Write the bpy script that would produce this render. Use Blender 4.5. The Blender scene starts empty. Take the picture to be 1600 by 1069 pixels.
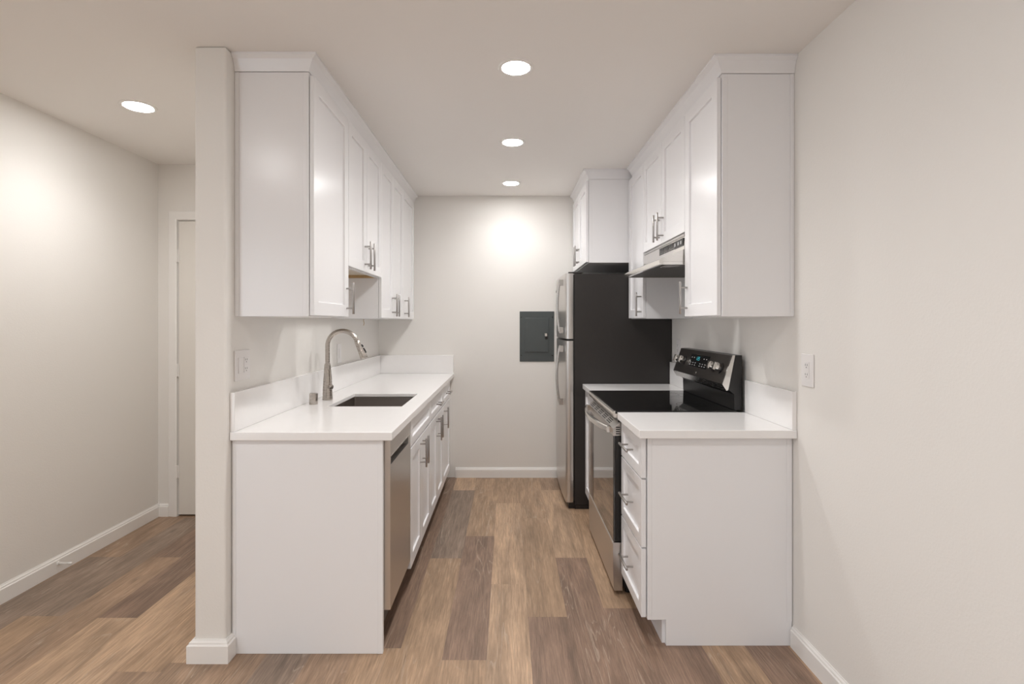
import bpy, bmesh, math, random
from mathutils import Vector, Matrix

# ---------------------------------------------------------------- camera, world, light, exposure
scene = bpy.context.scene
COL = scene.collection
cam_data = bpy.data.cameras.new('camera')
cam = bpy.data.objects.new('camera', cam_data)
COL.objects.link(cam)
cam.location = (0.0, 0.0, 1.34)
cam.rotation_euler = (math.radians(90), 0, 0)
cam_data.sensor_width = 36.0
cam_data.lens = 815.0 / 1600.0 * 36.0
cam_data.shift_x = 7.0 / 1600.0
cam_data.shift_y = -30.5 / 1600.0
cam_data.clip_start = 0.05
scene.camera = cam

scene.view_settings.view_transform = 'Standard'
scene.view_settings.look = 'None'
scene.view_settings.exposure = 0.22
scene.view_settings.gamma = 1.0
scene.view_settings.use_curve_mapping = False

world = bpy.data.worlds.new('world')
scene.world = world
world.use_nodes = True
world.node_tree.nodes['Background'].inputs['Color'].default_value = (0.80, 0.89, 1.0, 1)
world.node_tree.nodes['Background'].inputs['Strength'].default_value = 0.6

LAMP_W = 105.0        # emission of the ceiling lamps
SPOT_W = 22.0         # the lamps' directed downward beam
LAMP_COL = (1.0, 0.99, 0.98, 1)
def window_light():
    # daylight coming in through the wide window in the left wall behind the camera
    l = bpy.data.lights.new('daylight', 'AREA')
    l.shape = 'RECTANGLE'; l.size = 1.9; l.size_y = 1.9
    l.energy = 29.0; l.color = (0.80, 0.90, 1.0)
    o = bpy.data.objects.new('daylight', l); COL.objects.link(o)
    o.location = (-2.57, -1.35, 1.25); o.rotation_euler = (0, math.radians(-90), 0)   # faces +X
    return o
window_light()

scene.cycles.max_bounces = 10
scene.cycles.diffuse_bounces = 6
scene.cycles.glossy_bounces = 5
scene.cycles.use_denoising = True
scene.cycles.sample_clamp_indirect = 8.0

# ---------------------------------------------------------------- room numbers (metres)
H = 2.434            # ceiling
XL, XR = -2.418, 1.182
XK = -1.116          # kitchen face of the partition
XP = -1.240          # hall face of the partition
YP = 2.065           # end of the partition
YB, YH, YF = 4.513, 3.61, -3.0

# ---------------------------------------------------------------- materials
def srgb(r, g, b):
    def f(c):
        c /= 255.0
        return c / 12.92 if c <= 0.04045 else ((c + 0.055) / 1.055) ** 2.4
    return (f(r), f(g), f(b), 1)

def mat(name, col, rough=0.5, metal=0.0, bump=0.0, bscale=300.0, emit=None, estr=0.0, coat=0.0,
        var=0.0, vscale=6.0, spec=0.5, stretch=(1, 1, 1), aniso=0.0, rvar=0.0, bdist=0.002):
    m = bpy.data.materials.new(name); m.use_nodes = True
    nt = m.node_tree; n = nt.nodes; p = n['Principled BSDF']; L = nt.links
    p.inputs['Base Color'].default_value = col
    p.inputs['Roughness'].default_value = rough
    p.inputs['Metallic'].default_value = metal
    p.inputs['Specular IOR Level'].default_value = spec
    p.inputs['Coat Weight'].default_value = coat
    p.inputs['Anisotropic'].default_value = aniso
    tc = n.new('ShaderNodeTexCoord'); mp = n.new('ShaderNodeMapping')
    mp.inputs['Scale'].default_value = stretch
    L.new(tc.outputs['Object'], mp.inputs['Vector'])
    if var > 0 or rvar > 0:
        ns = n.new('ShaderNodeTexNoise'); ns.inputs['Scale'].default_value = vscale; ns.inputs['Detail'].default_value = 6
        L.new(mp.outputs['Vector'], ns.inputs['Vector'])
    if var > 0:
        mx = n.new('ShaderNodeMix'); mx.data_type = 'RGBA'
        mx.inputs[6].default_value = tuple(c * (1 - var) for c in col[:3]) + (1,)
        mx.inputs[7].default_value = tuple(min(1, c * (1 + var)) for c in col[:3]) + (1,)
        L.new(ns.outputs['Fac'], mx.inputs[0]); L.new(mx.outputs[2], p.inputs['Base Color'])
    if rvar > 0:
        mr = n.new('ShaderNodeMapRange')
        mr.inputs['To Min'].default_value = max(0, rough - rvar); mr.inputs['To Max'].default_value = rough + rvar
        L.new(ns.outputs['Fac'], mr.inputs['Value']); L.new(mr.outputs['Result'], p.inputs['Roughness'])
    if bump > 0:
        nb = n.new('ShaderNodeTexNoise'); nb.inputs['Scale'].default_value = bscale; nb.inputs['Detail'].default_value = 3
        bp = n.new('ShaderNodeBump'); bp.inputs['Strength'].default_value = bump; bp.inputs['Distance'].default_value = bdist
        L.new(mp.outputs['Vector'], nb.inputs['Vector']); L.new(nb.outputs['Fac'], bp.inputs['Height'])
        L.new(bp.outputs['Normal'], p.inputs['Normal'])
    if emit:
        p.inputs['Emission Color'].default_value = emit; p.inputs['Emission Strength'].default_value = estr
    return m

M = {}
M['wall'] = mat('wall_paint', (0.81, 0.787, 0.752, 1), 0.65, bump=0.35, bscale=130, var=0.008, vscale=2.0, bdist=0.0012)
M['ceiling'] = mat('ceiling_paint', (0.85, 0.825, 0.795, 1), 0.8, bump=0.2, bscale=90, bdist=0.0012)
M['trim'] = mat('trim_paint', (0.86, 0.84, 0.815, 1), 0.35, var=0.008, vscale=8)
M['door'] = mat('door_paint', (0.76, 0.73, 0.68, 1), 0.45, var=0.01, vscale=5)
M['cab'] = mat('cabinet_paint', (0.85, 0.845, 0.855, 1), 0.25, var=0.006, vscale=5, bump=0.03, bscale=60)
M['quartz'] = mat('white_quartz', (0.88, 0.865, 0.855, 1), 0.16, var=0.02, vscale=22)
M['steel'] = mat('brushed_stainless_steel', (0.60, 0.575, 0.55, 1), 0.30, 1.0, stretch=(1, 1, 90), rvar=0.05, vscale=30)
M['steel_h'] = mat('brushed_steel_horizontal', (0.56, 0.545, 0.53, 1), 0.26, 1.0, stretch=(60, 1, 60), rvar=0.06, vscale=12)
M['steel_l'] = mat('bright_steel', (0.75, 0.73, 0.70, 1), 0.16, 1.0)
M['handle'] = mat('pull_brushed_nickel', (0.42, 0.40, 0.385, 1), 0.28, 1.0, var=0.05, vscale=60)
M['faucet'] = mat('faucet_brushed_nickel', (0.50, 0.46, 0.42, 1), 0.27, 1.0, stretch=(1, 1, 40), rvar=0.05, vscale=30)
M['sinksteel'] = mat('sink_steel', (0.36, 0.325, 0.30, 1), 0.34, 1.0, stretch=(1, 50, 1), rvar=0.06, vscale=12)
M['fridge'] = mat('fridge_side_dark', (0.020, 0.0165, 0.015, 1), 0.42, bump=0.15, bscale=500, spec=0.5, var=0.1, vscale=40, bdist=0.0006)
M['black'] = mat('black_plastic', (0.010, 0.009, 0.009, 1), 0.35, var=0.1, vscale=20)
M['gloss'] = mat('black_glass', (0.006, 0.006, 0.006, 1), 0.05, spec=0.6, var=0.1, vscale=10)
M['ovenglass'] = mat('oven_door_glass', (0.012, 0.010, 0.009, 1), 0.03, spec=1.0, coat=0.6, var=0.1, vscale=10)
M['blksteel'] = mat('black_stainless', (0.085, 0.075, 0.068, 1), 0.30, 0.8, var=0.05, vscale=4)
M['burner'] = mat('burner_ring', (0.02, 0.019, 0.018, 1), 0.25, var=0.1, vscale=20)
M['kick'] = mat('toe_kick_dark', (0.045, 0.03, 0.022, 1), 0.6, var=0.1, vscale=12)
M['filter'] = mat('hood_filter_mesh', (0.06, 0.055, 0.05, 1), 0.5, 0.4, bump=0.8, bscale=260, bdist=0.002)
M['lens'] = mat('hood_lamp_lens', (0.25, 0.25, 0.25, 1), 0.25, var=0.2, vscale=40)
M['panelgrey'] = mat('panel_grey_enamel', (0.070, 0.080, 0.081, 1), 0.34, var=0.05, vscale=14)
M['plastic'] = mat('white_plastic', (0.82, 0.80, 0.79, 1), 0.3, var=0.005, vscale=20)
M['slot'] = mat('slot_dark', (0.10, 0.09, 0.085, 1), 0.6, var=0.1, vscale=20)
M['rawwood'] = mat('raw_plywood', (0.50, 0.33, 0.16, 1), 0.6, var=0.25, vscale=14, stretch=(1, 8, 1))
M['undercab'] = mat('pale_cabinet_underside', (0.62, 0.55, 0.46, 1), 0.6, var=0.05, vscale=8)
M['lamp'] = mat('lamp_lens_glow', (1, 1, 1, 1), 0.5, emit=LAMP_COL, estr=LAMP_W)
M['cyan'] = mat('display_digits', (0.0, 0.02, 0.02, 1), 0.3, emit=(0.10, 0.75, 0.85, 1), estr=0.7)
M['mark'] = mat('button_marks', (0.42, 0.42, 0.42, 1), 0.5, var=0.05, vscale=30)
M['rubber'] = mat('pale_rubber', (0.78, 0.76, 0.73, 1), 0.5, var=0.05, vscale=30)
M['gap'] = mat('shadow_gap', (0.12, 0.10, 0.09, 1), 0.8, var=0.05, vscale=20)

def floor_material():
    m = bpy.data.materials.new('vinyl_plank_floor'); m.use_nodes = True
    nt = m.node_tree; n = nt.nodes; L = nt.links; p = n['Principled BSDF']
    tone = n.new('ShaderNodeAttribute'); tone.attribute_name = 'tone'
    seed = n.new('ShaderNodeAttribute'); seed.attribute_name = 'seed'
    tc = n.new('ShaderNodeTexCoord')
    off = n.new('ShaderNodeVectorMath'); off.operation = 'MULTIPLY_ADD'
    off.inputs[1].default_value = (7.3, 11.1, 3.7)
    L.new(seed.outputs['Vector'], off.inputs[0]); L.new(tc.outputs['Object'], off.inputs[2])
    def noise(sc, scale, det, dist=0.0, rough=0.5):
        mp = n.new('ShaderNodeMapping'); mp.inputs['Scale'].default_value = sc
        L.new(off.outputs['Vector'], mp.inputs['Vector'])
        t = n.new('ShaderNodeTexNoise'); t.inputs['Scale'].default_value = scale; t.inputs['Detail'].default_value = det
        t.inputs['Distortion'].default_value = dist; t.inputs['Roughness'].default_value = rough
        L.new(mp.outputs['Vector'], t.inputs['Vector']); return t.outputs['Fac']
    def mr(v, a, b, c, d):
        r = n.new('ShaderNodeMapRange'); L.new(v, r.inputs['Value'])
        for k, x in zip(('From Min', 'From Max', 'To Min', 'To Max'), (a, b, c, d)): r.inputs[k].default_value = x
        return r.outputs['Result']
    def math_(op, a, b):
        q = n.new('ShaderNodeMath'); q.operation = op
        for i, v in enumerate((a, b)):
            if isinstance(v, (int, float)): q.inputs[i].default_value = v
            else: L.new(v, q.inputs[i])
        return q.outputs[0]
    broad = noise((6.0, 1.0, 1), 1.6, 4, 1.2)             # cloudy tone along the board
    grain = noise((60.0, 2.6, 1), 2.2, 8, 0.6, 0.65)      # long fine grain
    fine = noise((130.0, 7.0, 1), 1.6, 5, 0.5, 0.7)
    f = math_('MULTIPLY', mr(broad, 0.3, 0.7, 0.72, 1.22), mr(grain, 0.28, 0.72, 0.70, 1.30))
    f = math_('MULTIPLY', f, mr(fine, 0.3, 0.7, 0.80, 1.19))
    # cathedral figure: distorted bands
    mpw = n.new('ShaderNodeMapping'); mpw.inputs['Scale'].default_value = (9.0, 0.8, 1)
    L.new(off.outputs['Vector'], mpw.inputs['Vector'])
    wv = n.new('ShaderNodeTexNoise'); wv.inputs['Scale'].default_value = 1.0; wv.inputs['Detail'].default_value = 2; wv.inputs['Distortion'].default_value = 0.6
    L.new(mpw.outputs['Vector'], wv.inputs['Vector'])
    rings = math_('FRACT', math_('MULTIPLY', wv.outputs['Fac'], 17.0), 0)
    rl = mr(rings, 0.0, 0.22, 1.0, 0.0)
    rmask = mr(noise((5.0, 1.2, 1), 1.3, 2), 0.46, 0.60, 0.0, 1.0)
    rr = math_('MULTIPLY', math_('MULTIPLY', rl, rmask), mr(fine, 0.35, 0.6, 0.0, 1.0))
    hv = n.new('ShaderNodeVectorMath'); hv.operation = 'SCALE'
    L.new(tone.outputs['Color'], hv.inputs[0]); L.new(f, hv.inputs['Scale'])
    # knots
    kn = n.new('ShaderNodeTexVoronoi'); kn.inputs['Scale'].default_value = 1.0
    mk = n.new('ShaderNodeMapping'); mk.inputs['Scale'].default_value = (5.5, 2.2, 1)
    L.new(off.outputs['Vector'], mk.inputs['Vector']); L.new(mk.outputs['Vector'], kn.inputs['Vector'])
    kf = mr(kn.outputs['Distance'], 0.01, 0.13, 0.55, 0.0)
    mxk = n.new('ShaderNodeMix'); mxk.data_type = 'RGBA'; mxk.inputs[7].default_value = (0.10, 0.07, 0.05, 1)
    L.new(kf, mxk.inputs[0]); L.new(hv.outputs['Vector'], mxk.inputs[6])
    mx = n.new('ShaderNodeMix'); mx.data_type = 'RGBA'; mx.inputs[7].default_value = (0.52, 0.42, 0.33, 1)
    L.new(math_('MULTIPLY', rr, 0.75), mx.inputs[0]); L.new(mxk.outputs[2], mx.inputs[6])
    # seams from the board's own uv
    uv = n.new('ShaderNodeUVMap'); uv.uv_map = 'board'
    sp = n.new('ShaderNodeSeparateXYZ'); L.new(uv.outputs['UV'], sp.inputs[0])
    seam = math_('MINIMUM', sp.outputs['X'], sp.outputs['Y'])
    sf = mr(seam, 0.0004, 0.0012, 0.32, 0.0)
    ms = n.new('ShaderNodeMix'); ms.data_type = 'RGBA'; ms.inputs[7].default_value = (0.05, 0.038, 0.03, 1)
    L.new(sf, ms.inputs[0]); L.new(mx.outputs[2], ms.inputs[6])
    L.new(ms.outputs[2], p.inputs['Base Color'])
    L.new(mr(grain, 0.3, 0.7, 0.50, 0.38), p.inputs['Roughness'])
    bp = n.new('ShaderNodeBump'); bp.inputs['Strength'].default_value = 0.15; bp.inputs['Distance'].default_value = 0.001
    L.new(grain, bp.inputs['Height']); L.new(bp.outputs['Normal'], p.inputs['Normal'])
    return m
M['floor'] = floor_material()

# ---------------------------------------------------------------- helpers
def root_of(o):
    while o.parent: o = o.parent
    return o

def obj(name, bm, m, parent=None, bevel=0.0, seg=2, smooth=False, label=None, angle=35, base=None):
    """bm is in world coordinates; stored relative to its thing's base"""
    if parent is not None:
        off = Vector(root_of(parent).location)
    else:
        off = Vector(base) if base else Vector((0, 0, 0))
    bmesh.ops.translate(bm, verts=bm.verts, vec=-off)
    bmesh.ops.recalc_face_normals(bm, faces=bm.faces)
    me = bpy.data.meshes.new(name); bm.to_mesh(me); bm.free()
    if isinstance(m, (list, tuple)):
        for x in m: me.materials.append(x)
    else: me.materials.append(m)
    o = bpy.data.objects.new(name, me); COL.objects.link(o)
    if parent is not None: o.parent = parent
    elif base: o.location = base
    if smooth:
        for p in me.polygons: p.use_smooth = True
    if bevel > 0:
        b = o.modifiers.new('bevel', 'BEVEL'); b.width = bevel; b.segments = seg; b.limit_method = 'ANGLE'
        b.angle_limit = math.radians(angle); b.harden_normals = False
        for p in me.polygons: p.use_smooth = True
        wn = o.modifiers.new('wn', 'WEIGHTED_NORMAL'); wn.keep_sharp = True
    if label: o['label'] = label
    return o

def thing(name, label, cat, loc, group=None):
    o = bpy.data.objects.new(name, None); COL.objects.link(o)
    o.location = loc; o.empty_display_size = 0.05
    o['label'] = label; o['category'] = cat
    if group: o['group'] = group
    return o

def tag(o, label, cat, group=None):
    o['label'] = label; o['category'] = cat
    if group: o['group'] = group
    return o

def struct(name, bm, m, **k):
    o = obj(name, bm, m, **k); o['kind'] = 'structure'; return o

def B(*boxes):
    bm = bmesh.new()
    for b in boxes: addbox(bm, *b)
    return bm

def addbox(bm, x0, x1, y0, y1, z0, z1, mi=0):
    x0, x1 = min(x0, x1), max(x0, x1); y0, y1 = min(y0, y1), max(y0, y1); z0, z1 = min(z0, z1), max(z0, z1)
    v = [bm.verts.new((x, y, z)) for z in (z0, z1) for y in (y0, y1) for x in (x0, x1)]
    for f in ((0, 2, 3, 1), (4, 5, 7, 6), (0, 1, 5, 4), (2, 6, 7, 3), (0, 4, 6, 2), (1, 3, 7, 5)):
        bm.faces.new([v[i] for i in f]).material_index = mi

def addprism(bm, prof, axis, a, b, mi=0):
    """closed profile swept along an axis: axis 'y' -> prof is (x,z); 'x' -> (y,z); 'z' -> (x,y)"""
    def P(p, t):
        return {'y': (p[0], t, p[1]), 'x': (t, p[0], p[1]), 'z': (p[0], p[1], t)}[axis]
    va = [bm.verts.new(P(p, a)) for p in prof]; vb = [bm.verts.new(P(p, b)) for p in prof]
    n = len(prof)
    fs = [bm.faces.new(va[::-1]), bm.faces.new(vb)]
    for i in range(n): fs.append(bm.faces.new((va[i], va[(i + 1) % n], vb[(i + 1) % n], vb[i])))
    for f in fs: f.material_index = mi

def addtube(bm, pts, r, seg=16, caps=True, mi=0, flat=None):
    """tube through points; r a number or a list"""
    pts = [Vector(p) for p in pts]; n = len(pts)
    rs = r if isinstance(r, (list, tuple)) else [r] * n
    rings = []; up = None
    for i, p in enumerate(pts):
        t = (pts[min(i + 1, n - 1)] - pts[max(i - 1, 0)]).normalized()
        if up is None:
            up = Vector((0, 0, 1)) if abs(t.z) < 0.9 else Vector((0, 1, 0))
        s = t.cross(up).normalized(); up = s.cross(t).normalized()
        ring = []
        for k in range(seg):
            a = 2 * math.pi * k / seg
            fu = flat if flat else 1.0
            ring.append(bm.verts.new(p + s * (math.cos(a) * rs[i]) + up * (math.sin(a) * rs[i] * fu)))
        rings.append(ring)
    for i in range(n - 1):
        for k in range(seg):
            bm.faces.new((rings[i][k], rings[i][(k + 1) % seg], rings[i + 1][(k + 1) % seg], rings[i + 1][k])).material_index = mi
    if caps:
        bm.faces.new(rings[0][::-1]).material_index = mi; bm.faces.new(rings[-1]).material_index = mi

def addlathe(bm, c, prof, axis=(0, 0, 1), seg=32, mi=0):
    """prof: (radius, height) pairs along the axis from c"""
    ax = Vector(axis).normalized(); q = Vector((0, 0, 1)).rotation_difference(ax); c = Vector(c)
    rings = []
    for r, h in prof:
        rings.append([bm.verts.new(c + q @ Vector((math.cos(2 * math.pi * k / seg) * r, math.sin(2 * math.pi * k / seg) * r, h))) for k in range(seg)])
    for i in range(len(rings) - 1):
        for k in range(seg):
            bm.faces.new((rings[i][k], rings[i][(k + 1) % seg], rings[i + 1][(k + 1) % seg], rings[i + 1][k])).material_index = mi
    bm.faces.new(rings[0][::-1]).material_index = mi; bm.faces.new(rings[-1]).material_index = mi

def shaker(xf, sg, y0, y1, z0, z1, rail=0.057, thick=0.020, rec=0.0095, g=0.0022):
    """shaker front: outer face at x=xf, facing sg (+1 = +x); body goes back by thick"""
    y0 += g; y1 -= g; z0 += g; z1 -= g
    bm = bmesh.new()
    xb = xf - sg * thick; xr = xf - sg * rec
    rz = min(rail, (z1 - z0) * 0.30)
    def ring(x, a):
        ry = rail * (a > 0) + (0.0015 if a == 2 else 0); rr = rz * (a > 0) + (0.0015 if a == 2 else 0)
        return [bm.verts.new((x, y, z)) for y, z in ((y0 + ry, z0 + rr), (y1 - ry, z0 + rr), (y1 - ry, z1 - rr), (y0 + ry, z1 - rr))]
    back = ring(xb, 0); front = ring(xf, 0); inn = ring(xf, 1); rec_ = ring(xr, 2)
    bm.faces.new(back)
    for a, b in ((back, front), (front, inn), (inn, rec_)):
        for k in range(4): bm.faces.new((a[k], a[(k + 1) % 4], b[(k + 1) % 4], b[k]))
    bm.faces.new(rec_)
    return bm

def pull(parent, x, sg, yc, zc, vertical=True, L=0.155, cc=0.098, out=0.034, r=0.0058):
    """bar pull standing off the face at x"""
    bm = bmesh.new(); d = Vector((0, 0, 1)) if vertical else Vector((0, 1, 0))
    c = Vector((x + sg * out, yc, zc))
    addlathe(bm, c - d * L / 2, [(r * 0.85, 0), (r, 0.0012), (r, L - 0.0012), (r * 0.85, L)], d, 16)
    for s in (-1, 1):
        q = Vector((x + sg * 0.0003, yc, zc)) + d * (s * cc / 2)
        addlathe(bm, q, [(0.0046, 0), (0.0046, out - 0.002)], (sg, 0, 0), 12)
    return obj('handle', bm, M['handle'], parent, smooth=False, bevel=0.0) if False else _sm(obj('handle', bm, M['handle'], parent))

def _sm(o, ang=40):
    for p in o.data.polygons: p.use_smooth = True
    try: o.data.set_sharp_from_angle(angle=math.radians(ang))
    except Exception: pass
    return o

# ---------------------------------------------------------------- floor
PW, PL, X0 = 0.1775, 1.20, -0.0835
LT, TN, MD, DK, DG = srgb(180, 151, 124), srgb(165, 137, 111), srgb(152, 126, 104), srgb(137, 112, 95), srgb(137, 118, 103)
# row -> (a joint's y, {board index from that joint: tone})
ROWS = {-13: (2.98, {-1: DG, 0: MD, -2: TN}), -12: (2.38, {0: DG, -1: TN, 1: MD}), -11: (2.975, {0: DK, -1: MD, -2: TN}),
        -10: (2.366, {0: DK, -1: LT, 1: DK}), -9: (2.75, {0: TN, -1: LT, -2: TN}), -8: (3.20, {0: TN, -1: TN, -2: MD}),
        -7: (2.053, {0: LT, -1: MD, 1: TN}), -6: (2.5, {-1: MD, 0: MD}), -5: (2.6, {-1: DG, 0: DG}), -4: (2.9, {-1: MD, 0: TN}),
        -3: (2.145, {0: DK, 1: DK, -1: TN}), -2: (2.963, {-1: TN, 0: DG, 1: LT}), -1: (2.07, {0: DK, 1: TN, -1: TN, 2: MD}),
        0: (2.67, {0: LT, -1: LT, 1: TN}), 1: (2.373, {0: TN, -1: DK, 1: TN, 2: MD}), 2: (2.97, {0: LT, -1: DK, 1: MD}),
        3: (2.445, {0: TN, -1: DK, 1: TN}), 4: (2.75, {-1: DK, 0: DK}), 5: (2.3, {-1: TN, 0: MD}), 6: (2.6, {-1: DK, 0: DK})}
def build_floor():
    rnd = random.Random(5)
    bm = bmesh.new()
    uvl = bm.loops.layers.uv.new('board')
    tl = bm.loops.layers.float_color.new('tone'); sl = bm.loops.layers.float_color.new('seed')
    for k in range(-14, 8):
        xa = max(XL - 0.05, X0 + PW * k); xb = min(XR + 0.05, X0 + PW * (k + 1))
        if xb <= xa: continue
        j, tones = ROWS.get(k, (2.0 + rnd.random(), {}))
        i = int(math.floor((YF - j) / PL)) - 1
        while j + i * PL < YB + 0.05:
            ya = max(YF - 0.05, j + i * PL); yb = min(YB + 0.05, j + (i + 1) * PL)
            if yb > ya + 1e-4:
                t = tones.get(i) or rnd.choice((LT, TN, TN, MD, MD, DK, DG))
                w = rnd.uniform(0.96, 1.04); s = (rnd.random() * 9, rnd.random() * 9, rnd.random() * 9, 1)
                vs = [bm.verts.new(p) for p in ((xa, ya, 0), (xb, ya, 0), (xb, yb, 0), (xa, yb, 0))]
                f = bm.faces.new(vs)
                for lp, (u, v) in zip(f.loops, ((0, 0), (xb - xa, 0), (xb - xa, yb - ya), (0, yb - ya))):
                    lp[uvl].uv = (u, v)
                    lp[tl] = (t[0] * w, t[1] * w, t[2] * w, 1); lp[sl] = s
            i += 1
    for f in bm.faces:
        f.normal_update()
        if f.normal.z < 0: f.normal_flip()
    me = bpy.data.meshes.new('floor'); bm.to_mesh(me); bm.free(); me.materials.append(M['floor'])
    o = bpy.data.objects.new('floor', me); COL.objects.link(o); o['kind'] = 'structure'
build_floor()

# ---------------------------------------------------------------- shell
T = 0.12
struct('ceiling', B((XL - T, XR + T, YF - T, YB + T, H, H + T)), M['ceiling'])
WY0, WY1, WZ0, WZ1 = -2.35, -0.35, 0.25, 2.15      # wide window in the left wall, behind the camera
struct('wall_left', B((XL - T, XL, WY1, YH + T, 0, H), (XL - T, XL, YF, WY0, 0, H), (XL - T, XL, WY0, WY1, 0, WZ0), (XL - T, XL, WY0, WY1, WZ1, H)), M['wall'])
struct('wall_right', B((XR, XR + T, YF, YB + T, 0, H)), M['wall'])
struct('wall_back', B((XP, XR, YB, YB + T, 0, H)), M['wall'])
struct('wall_partition', B((XP, XK, YP, YB + T, 0, H)), M['wall'], bevel=0.010, seg=4)
# hall end wall with the door opening
DX0, DX1, DZ = -2.278, -1.478, 2.045
struct('wall_hall', B((XL, DX0 - 0.018, YH, YH + T, 0, H), (DX1 + 0.018, XP, YH, YH + T, 0, H), (DX0 - 0.018, DX1 + 0.018, YH, YH + T, DZ + 0.018, H)), M['wall'])
struct('wall_front', B((XL - T, XR + T, YF - T, YF, 0, H)), M['wall'])
x0, x1 = XL - 0.09, XL - 0.04
struct('window_1', B((x0, x1, WY0, WY1, WZ0, WZ0 + 0.05), (x0, x1, WY0, WY1, WZ1 - 0.05, WZ1), (x0, x1, WY0, WY0 + 0.05, WZ0 + 0.05, WZ1 - 0.05),
    (x0, x1, WY1 - 0.05, WY1, WZ0 + 0.05, WZ1 - 0.05), (x0, x1, -1.375, -1.325, WZ0 + 0.05, WZ1 - 0.05)), M['trim'])

# baseboards: flat face with a moulded top
def bb_prof(s=1, t=0.014, h=0.088):
    return [(0, 0), (s * t, 0), (s * t, h * 0.78), (s * t * 0.72, h * 0.83), (s * t * 0.66, h * 0.90), (s * t * 0.30, h * 0.96), (s * t * 0.25, h), (0, h)]
def baseboard(name, axis, at, s, a, b, t=0.014):
    bm = bmesh.new()
    addprism(bm, [(at + p[0], p[1]) for p in bb_prof(s, t)], 'y' if axis == 'x' else 'x', a, b)
    return struct(name, bm, M['trim'])
baseboard('baseboard_left', 'x', XL, 1, YF, YH)
baseboard('baseboard_right', 'x', XR, -1, YF, 2.155)
baseboard('baseboard_back', 'y', YB, -1, -0.45, 0.50)
baseboard('baseboard_hall', 'y', YH, -1, XL + 0.014, DX0 - 0.062)
# around the partition end, mitred
def wrap_board():
    bm = bmesh.new(); t = 0.020
    loops = []
    for px, pz in bb_prof(1, t):
        loops.append([bm.verts.new(v) for v in ((XP - px, YB - 0.95, pz), (XP - px, YP - px, pz), (XK + px, YP - px, pz), (XK + px, 2.106, pz))])
    n = len(loops)
    for i in range(n):
        a, b = loops[i], loops[(i + 1) % n]
        for k in range(3): bm.faces.new((a[k], a[k + 1], b[k + 1], b[k]))
    bm.faces.new([l[0] for l in loops]); bm.faces.new([l[-1] for l in loops][::-1])
    return struct('baseboard_partition', bm, M['trim'])
wrap_board()

# hall door, casing, hinges
d = struct('door_1', B((DX0 + 0.004, DX1 - 0.004, YH - 0.004, YH + 0.031, 0.012, DZ - 0.004)), M['door'], bevel=0.0015)
for z in (1.80, 1.01, 0.31):
    bm = bmesh.new(); addlathe(bm, (DX0 - 0.003, YH - 0.012, z - 0.045), [(0.004, 0), (0.006, 0.002), (0.006, 0.088), (0.004, 0.09)], (0, 0, 1), 12)
    addbox(bm, DX0 - 0.018, DX0 + 0.010, YH - 0.0085, YH - 0.0060, z - 0.044, z + 0.044)
    obj('hinge', bm, M['trim'], d)
def casing():
    bm = bmesh.new(); w = 0.060
    prof = [(0, 0), (0, -0.012), (0.010, -0.015), (0.040, -0.011), (0.056, -0.009), (w, -0.007), (w, 0)]   # out from opening, depth
    loops = []
    a0, a1, zt = DX0 - 0.004, DX1 + 0.004, DZ + 0.004
    for u, q in prof:
        y = YH + q
        loops.append([bm.verts.new(v) for v in ((a0 - u, y, 0), (a0 - u, y, zt + u), (a1 + u, y, zt + u), (a1 + u, y, 0))])
    n = len(loops)
    for i in range(n):
        a, b = loops[i], loops[(i + 1) % n]
        for k in range(3): bm.faces.new((a[k], a[k + 1], b[k + 1], b[k]))
    bm.faces.new([l[0] for l in loops]); bm.faces.new([l[-1] for l in loops][::-1])
    # jamb
    addbox(bm, DX0 - 0.018, DX0 - 0.001, YH + 0.001, YH + T, 0, DZ); addbox(bm, DX1 + 0.001, DX1 + 0.018, YH + 0.001, YH + T, 0, DZ)
    addbox(bm, DX0 - 0.018, DX1 + 0.018, YH + 0.001, YH + T, DZ, DZ + 0.018)
    addbox(bm, DX0 - 0.001, DX1 + 0.001, YH + 0.034, YH + 0.05, 0, DZ)
    return struct('trim_1', bm, M['trim'])
casing()

# ---------------------------------------------------------------- recessed ceiling lamps
def downlight(x, y, label, r=0.060, grp=None, beam=1.0):
    t = thing('recessed_light', label, 'ceiling light', (x, y, H), grp)
    bm = bmesh.new()
    seg = 48; rr = [(r, 0.0045), (r + 0.003, 0.006), (r + 0.014, 0.0045), (r + 0.017, 0.0005), (r, 0.0005)]
    rings = [[bm.verts.new((x + math.cos(6.28318 * k / seg) * a, y + math.sin(6.28318 * k / seg) * a, H - b)) for k in range(seg)] for a, b in rr]
    for i in range(len(rings)):
        q, w = rings[i], rings[(i + 1) % len(rings)]
        for k in range(seg): bm.faces.new((q[k], q[(k + 1) % seg], w[(k + 1) % seg], w[k]))
    _sm(obj('trim_ring', bm, M['trim'], t))
    bm = bmesh.new(); addlathe(bm, (x, y, H - 0.0005), [(r - 0.0005, 0), (r - 0.0005, 0.003), (r - 0.006, 0.0042)], (0, 0, -1), 48)
    obj('lens', bm, M['lamp'], t)
    l = bpy.data.lights.new('downlight_beam', 'SPOT'); l.energy = SPOT_W * beam; l.color = LAMP_COL[:3]
    l.spot_size = math.radians(150); l.spot_blend = 1.0; l.shadow_soft_size = 0.045
    o = bpy.data.objects.new('downlight_beam', l); COL.objects.link(o); o.parent = t; o.location = (0, 0, -0.052)
    return t
downlight(0.036, 2.235, 'round recessed kitchen ceiling light nearest the camera, largest of the row of three')
downlight(0.031, 3.16, 'round recessed kitchen ceiling light in the middle of the row of three')
downlight(0.028, 4.09, 'round recessed kitchen ceiling light nearest the back wall, smallest of the row', beam=0.38)
downlight(-1.867, 2.638, 'round recessed ceiling light in the hallway on the left', r=0.066, beam=0.75)
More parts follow.
